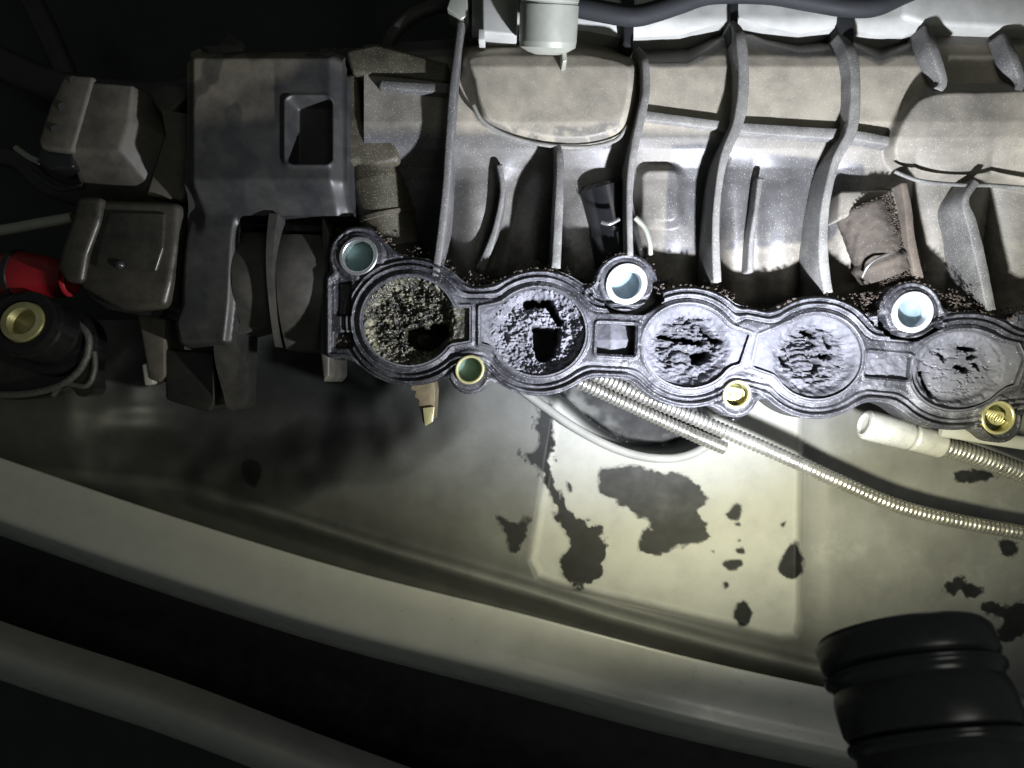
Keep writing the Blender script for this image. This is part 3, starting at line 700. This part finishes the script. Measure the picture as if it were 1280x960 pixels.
# ------------------------------------------------------------------ pale casting, cable and sensor along the top edge
castY = lineY([(500, 52), (730, 38), (780, 48), (850, 44), (905, 27), (925, 22), (960, 34), (1000, 42), (1050, 34), (1090, 44), (1130, 46), (1160, 34), (1420, 34)])
cast = relief('metal_casting', (590, -60, 1420, 70), 3, lambda x, y: y - castY(x), lambda x, y: -6 - 16 * ss(20, 60, y) + 3 * fbm(x, y, 40, 3, 2), M['pale'], None, wall=-90)
tag(cast, 'pale bright metal casting showing behind the top edge of the manifold', 'casting')
for (x, w) in ((786, 16), (918, 12), (1060, 22)):
    c = prism('rib', [(x - w * .5, -20), (x + w * .5, -20), (x + w * .35, 62), (x - w * .4, 52)], 4, -60, M['hoserub'], cast, 2)
prism('casting_end', [(1128, -20), (1300, -20), (1300, 36), (1240, 34), (1160, 30), (1128, 20)], 2, -60, M['pale'], cast, 6)
prism('dark_gap', [(720, 44), (760, 50), (800, 50), (850, 44), (905, 27), (925, 24), (960, 38), (1000, 44), (1050, 38), (1090, 46), (1130, 46), (1135, 78), (720, 78)], -60, -100, M['hoserub'], cast, 3)
cab = tube('black_hose', [(690, 2, 10), (745, 13, 14), (790, 20, 16), (820, 14, 16), (850, 4, 16), (890, -8, 16), (960, -8, 16), (1010, 0, 16), (1060, 8, 16), (1095, 7, 16), (1130, -8, 14), (1180, -30, 10)], 12.5, M['hoserub'], None, 20, 8)
tag(cab, 'black rubber hose waving across the top edge above the pale casting', 'hose')
arch = tube('bent_pipe', [(478, 80, -60), (488, 48, -40), (512, 22, -30), (545, 8, -24), (585, 8, -20), (620, 10, -30)], 9, M['dark'], None, 18, 8, dust=.25)
tag(arch, 'dark arched pipe left of the metal sensor at the top', 'pipe')
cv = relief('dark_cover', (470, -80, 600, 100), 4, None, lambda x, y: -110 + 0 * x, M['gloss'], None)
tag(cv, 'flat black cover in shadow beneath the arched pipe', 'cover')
sen = thing('sensor', 'grey cylindrical metal sensor standing at the top centre edge', 'sensor', 684, 40, 40)
a = Vector(W(684, 66, 45)); b = Vector(W(690, -60, 90))
lathe('barrel', [(.01, -2), (14, -2), (24, 1), (33, 6), (34, 12), (34, 50), (33, 51), (33, 53), (34, 54), (34, 160)], a, b - a, M['alum'], sen, 48)
prism('tab', [(701, 54), (708, 52), (709, 76), (703, 78)], 46, 20, M['alum'], sen, 1.5)
clip = thing('bracket_block', 'pale rectangular metal block left of the cylindrical sensor', 'bracket', 625, 30, 10)
prism('block', [(602, -40), (648, -40), (646, 44), (603, 40)], 30, -30, M['pale'], clip, 3)
prism('foot', [(598, 36), (606, 36), (606, 50), (598, 50)], 30, -10, M['pale'], clip, 1)
prism('flap', [(566, -14), (584, -14), (585, 20), (576, 24), (558, 10)], 18, -20, M['alum'], clip, 2)

# ------------------------------------------------------------------ spiral hoses
def corr(r, pitch=5.4, a=1.35):
    return lambda t, l: r + a * abs(math.sin(math.pi * l / pitch)) - .6 * a
def hose(name, pts, r, label, m=M['hose'], parent=None, pitch=5.4):
    o = tube(name, pts, corr(r, pitch), m, parent, 18, int(18), True)
    # resample finely: long gentle segments need several samples per ring
    return o
def longpath(pts, step=1.35):
    P = smooth(np.array([W(*p) for p in pts]), 30)
    L = np.concatenate([[0], np.cumsum(np.linalg.norm(np.diff(P, axis=0), axis=1))]); n = int(L[-1] / (step * S))
    t = np.linspace(0, L[-1], n); return np.stack([np.interp(t, L, P[:, k]) for k in range(3)], 1)
def spiral(name, pts, r, pitch, parent=None, m=None):
    return tube(name, longpath(pts), corr(r, pitch, 2.4), m or M['hose'], parent, 18, 1, True, True)
hA = spiral('spiral_hose', [(700, 446, -62), (745, 468, -60), (800, 494, -58), (880, 528, -56), (960, 562, -56), (1040, 598, -58), (1120, 632, -62), (1200, 652, -66), (1300, 670, -70), (1400, 690, -75)], 9.2, 6.4)
tag(hA, 'long ribbed steel spiral hose crossing from under the flange to the right edge', 'hose', 'ribbed steel hoses')
hB = spiral('spiral_hose', [(690, 462, -96), (730, 480, -100), (790, 508, -106), (850, 536, -112), (905, 560, -122)], 9.2, 6.4)
tag(hB, 'short ribbed steel hose lying in the oval well beside the longer one', 'hose', 'ribbed steel hoses')
hC = thing('ferruled_hose', 'ribbed steel hose with a smooth crimped end ferrule near the right edge', 'hose', 1130, 540, -60, 'ribbed steel hoses')
spiral('braid', [(1165, 553, -52), (1215, 568, -54), (1280, 592, -60), (1400, 640, -75)], 13, 6.0, hC)
p0 = Vector(W(1080, 530, -46)); p1 = Vector(W(1178, 556, -50)); Lf = (p1 - p0).length / S
lathe('ferrule', [(.01, 3), (12, 3), (14, -1), (17, 0), (19.5, 3), (20, 12), (19, 60), (17, 64), (16.5, 66), (18, 69), (18, Lf - 3), (16, Lf)], p0, p1 - p0, M['ferrule'], hC, 40)
rod = tube('metal_strip', [(1176, 537, -30), (1230, 546, -30), (1300, 556, -34), (1380, 562, -36)], 9, M['pale'], None, 14, 8, flat=.5)
tag(rod, 'pale smooth metal rod emerging below the flange at the right edge', 'rod')
# toothed rusty tab
tb = thing('toothed_tab', 'small rusty notched metal tab sticking out below the first port', 'tab', 525, 500, -70)
prism('plate', [(510, 466), (540, 466), (544, 486), (542, 524), (529, 529), (526, 512), (523, 507), (524, 500), (518, 496), (520, 489), (513, 487), (515, 480), (508, 478)], -60, -110, M['rust'], tb, .7)
prism('end_face', [(528, 510), (543, 508), (541, 527), (531, 533)], -55, -62, M['brass'], tb, 1)
# hook below the fourth port
hk = tube('wire_hook', [(934, 508, -70), (925, 520, -62), (915, 524, -60), (912, 518, -66)], 2.6, M['gloss'], None, 10, 6)
tag(hk, 'tiny black wire hook under the middle lower bolt hole', 'hook')

# ------------------------------------------------------------------ left side parts
act = thing('actuator', 'dusty dark box shaped actuator at the upper left, beside the end housing', 'actuator', 130, 170, -30)
prism('body', [(92, 96), (178, 106), (210, 166), (180, 244), (146, 246), (70, 236), (66, 200)], -2, -62, M['house'], act, 7, top=[(95, 100), (166, 106), (160, 150), (148, 186), (134, 188), (86, 186), (84, 180)], dust=.55)
prism('cap', [(80, 92), (117, 95), (90, 190), (50, 185), (47, 176), (62, 130)], 2, -50, M['house'], act, 4, dust=.55)
prism('lug', [(50, 176), (90, 184), (92, 210), (60, 212), (46, 202)], -10, -60, M['gloss'], act, 4)
for (x, y) in ((93, 101), (79, 134), (70, 162)):
    tube('screw_pit', [(x, y, 0), (x, y, 2.5)], 5.5, M['wet'], act, 14, 1)
tube('clip', [(20, 185, -40), (36, 196, -36), (50, 202, -30)], 4, M['alum'], act, 8, 4)
tube('clip', [(40, 215, -44), (58, 228, -38), (76, 236, -40), (104, 232, -38)], 4, M['house'], act, 8, 4)
mt = prism('mounting_arm', [(200, 135), (236, 142), (236, 236), (226, 250), (182, 244), (206, 168)], -30, -80, M['house'], None, 3, dust=.7)
tag(mt, 'flat dusty mounting plate between the actuator and the end housing', 'plate')
sad = prism('saddle', [(184, 112), (206, 104), (234, 108), (236, 120), (214, 140), (204, 148), (190, 128)], -34, -80, M['house'], None, 5, dust=.35)
tag(sad, 'small saddle shaped bracket above the flat mounting plate', 'bracket')
con = thing('wiring_connector', 'glossy black wiring connector below the actuator, wet on its face', 'connector', 150, 310, -40)
prism('housing', [(112, 248), (224, 252), (222, 300), (214, 352), (206, 384), (150, 388), (96, 358), (104, 318)], -14, -110, M['gloss'], con, 9, dust=.35, segs=4)
prism('collar', [(96, 244), (128, 246), (124, 276), (108, 318), (102, 354), (80, 352), (70, 334), (76, 308), (88, 276)], -6, -90, M['gloss'], con, 7, dust=.3, segs=4)
prism('latch', [(136, 264), (206, 266), (204, 310), (194, 340), (118, 334), (122, 312)], -10, -40, M['gloss'], con, 3, dust=.22)
prism('lower_block', [(108, 348), (214, 352), (206, 388), (196, 398), (130, 386), (106, 372)], -40, -120, M['gloss'], con, 6, dust=.05)
tube('water_bead', [(150, 331, -10), (150, 331, -7.5), (150, 331, -5.5)], lambda t, l: 6 * math.sqrt(max(1 - t * t, .02)), M['ring'], con, 14, 5)
rp = thing('red_plug', 'red rubber plug with dark band at the left edge', 'plug', 30, 345, -60)
a = Vector(W(-30, 340, -62)); b = Vector(W(80, 348, -62))
lathe('sleeve', [(22, 0), (24, 30), (30, 50), (32, 62), (30, 78), (27, 100), (24, 126), (20, 130)], a, b - a, M['red'], rp, 40, sharp=False)
lathe('band', [(31, 54), (34, 55), (34, 61), (31, 62)], a, b - a, M['dark'], rp, 40)
pp = tube('thin_pipe', [(-60, 294, -50), (0, 288, -50), (45, 280, -52), (90, 272, -58)], 7, M['alum'], None, 16, 8)
tag(pp, 'thin bare metal pipe entering from the left edge above the red plug', 'pipe')
cp = thing('filler_neck', 'round black fitting with a brass bushing in the lower left', 'fitting', 40, 450, -80)
o = Vector(W(28, 402, -20))
lathe('neck', [(52, -110), (50, -72), (42, -70), (44, -52), (44, -14), (42, -10), (42, -2), (38, 0), (30, 0), (28, -3), (28, -12)], o, (0.05, .25, 1), M['gloss'], cp, 48)
lathe('bushing', [(28, -4), (26, 2), (18, 3), (14, -6), (13, -16), (.01, -16)], o, (0.05, .25, 1), M['brass'], cp, 40)
fr = tube('flange_rim', [(-40, 492, -84), (20, 493, -84), (62, 486, -84), (92, 470, -84), (108, 446, -84), (110, 420, -84), (96, 404, -86)], 5, M['ribm'], cp, 12, 8, dust=.1)
relief('flange_plate', (-60, 396, 125, 512), 2.2, union([ell(20, 440, 96, 60), seg(95, 440, 106, 484, 16, 12)], 10), lambda x, y: -96 - 4 * np.cos(x / 30), M['gloss'], cp, h0=-96, wall=-125, dust=lambda x, y: .12 + 0 * x)
tube('lug_rim', [(66, 494, -92), (80, 480, -90), (108, 482, -92), (118, 462, -94), (117, 440, -96)], 4, M['ribm'], cp, 10, 6, dust=.1)

# shadowy hoses far behind on the left
for k, (pts, r, lb) in enumerate([([(-40, 60, -230), (80, 110, -220), (230, 120, -210), (300, 60, -230)], 26, 'thick dark hose deep in shadow at the upper left'),
                                ([(20, -40, -200), (60, 40, -210), (90, 110, -220)], 16, 'dim upright dark pipe in the top left corner'),
                                ([(-60, 190, -160), (20, 200, -150), (60, 232, -140), (110, 250, -150)], 14, 'black cable bundle beneath the actuator')]):
    t_ = tube('dark_hose', pts, r, M['dark'], None, 18, 8, dust=.15); tag(t_, lb, 'hose')

# ------------------------------------------------------------------ torch
tor = thing('torch', 'black rubber torch pointing into the engine bay from the lower right corner', 'torch', 1128, 828, 300)
ax = -TD
lathe('head', [(58, -2), (64, 0), (68, 5), (68, 22), (66.5, 25)], TORCH, ax, M['rubber'], tor, 72, sharp=False)
lathe('ring', [(66.5, 25), (64.5, 26), (64.5, 28), (67.5, 30), (68.5, 33), (67.5, 36), (64, 38), (63.5, 42)], TORCH, ax, M['ring'], tor, 72, sharp=False)
lathe('barrel', [(63.5, 42), (65, 46), (66, 54), (65, 72), (63, 76)], TORCH, ax, M['rubber'], tor, 72, sharp=False)
lathe('ring', [(63, 76), (61, 78), (64, 80), (65, 83), (64, 86), (60, 89)], TORCH, ax, M['ring'], tor, 72, sharp=False)
lathe('tail', [(60, 89), (61, 96), (56, 230), (54, 236), (.01, 236)], TORCH, ax, M['rubber'], tor, 72)
lathe('lens', [(.01, 1), (58, 1)], TORCH, ax, em, tor, 48)
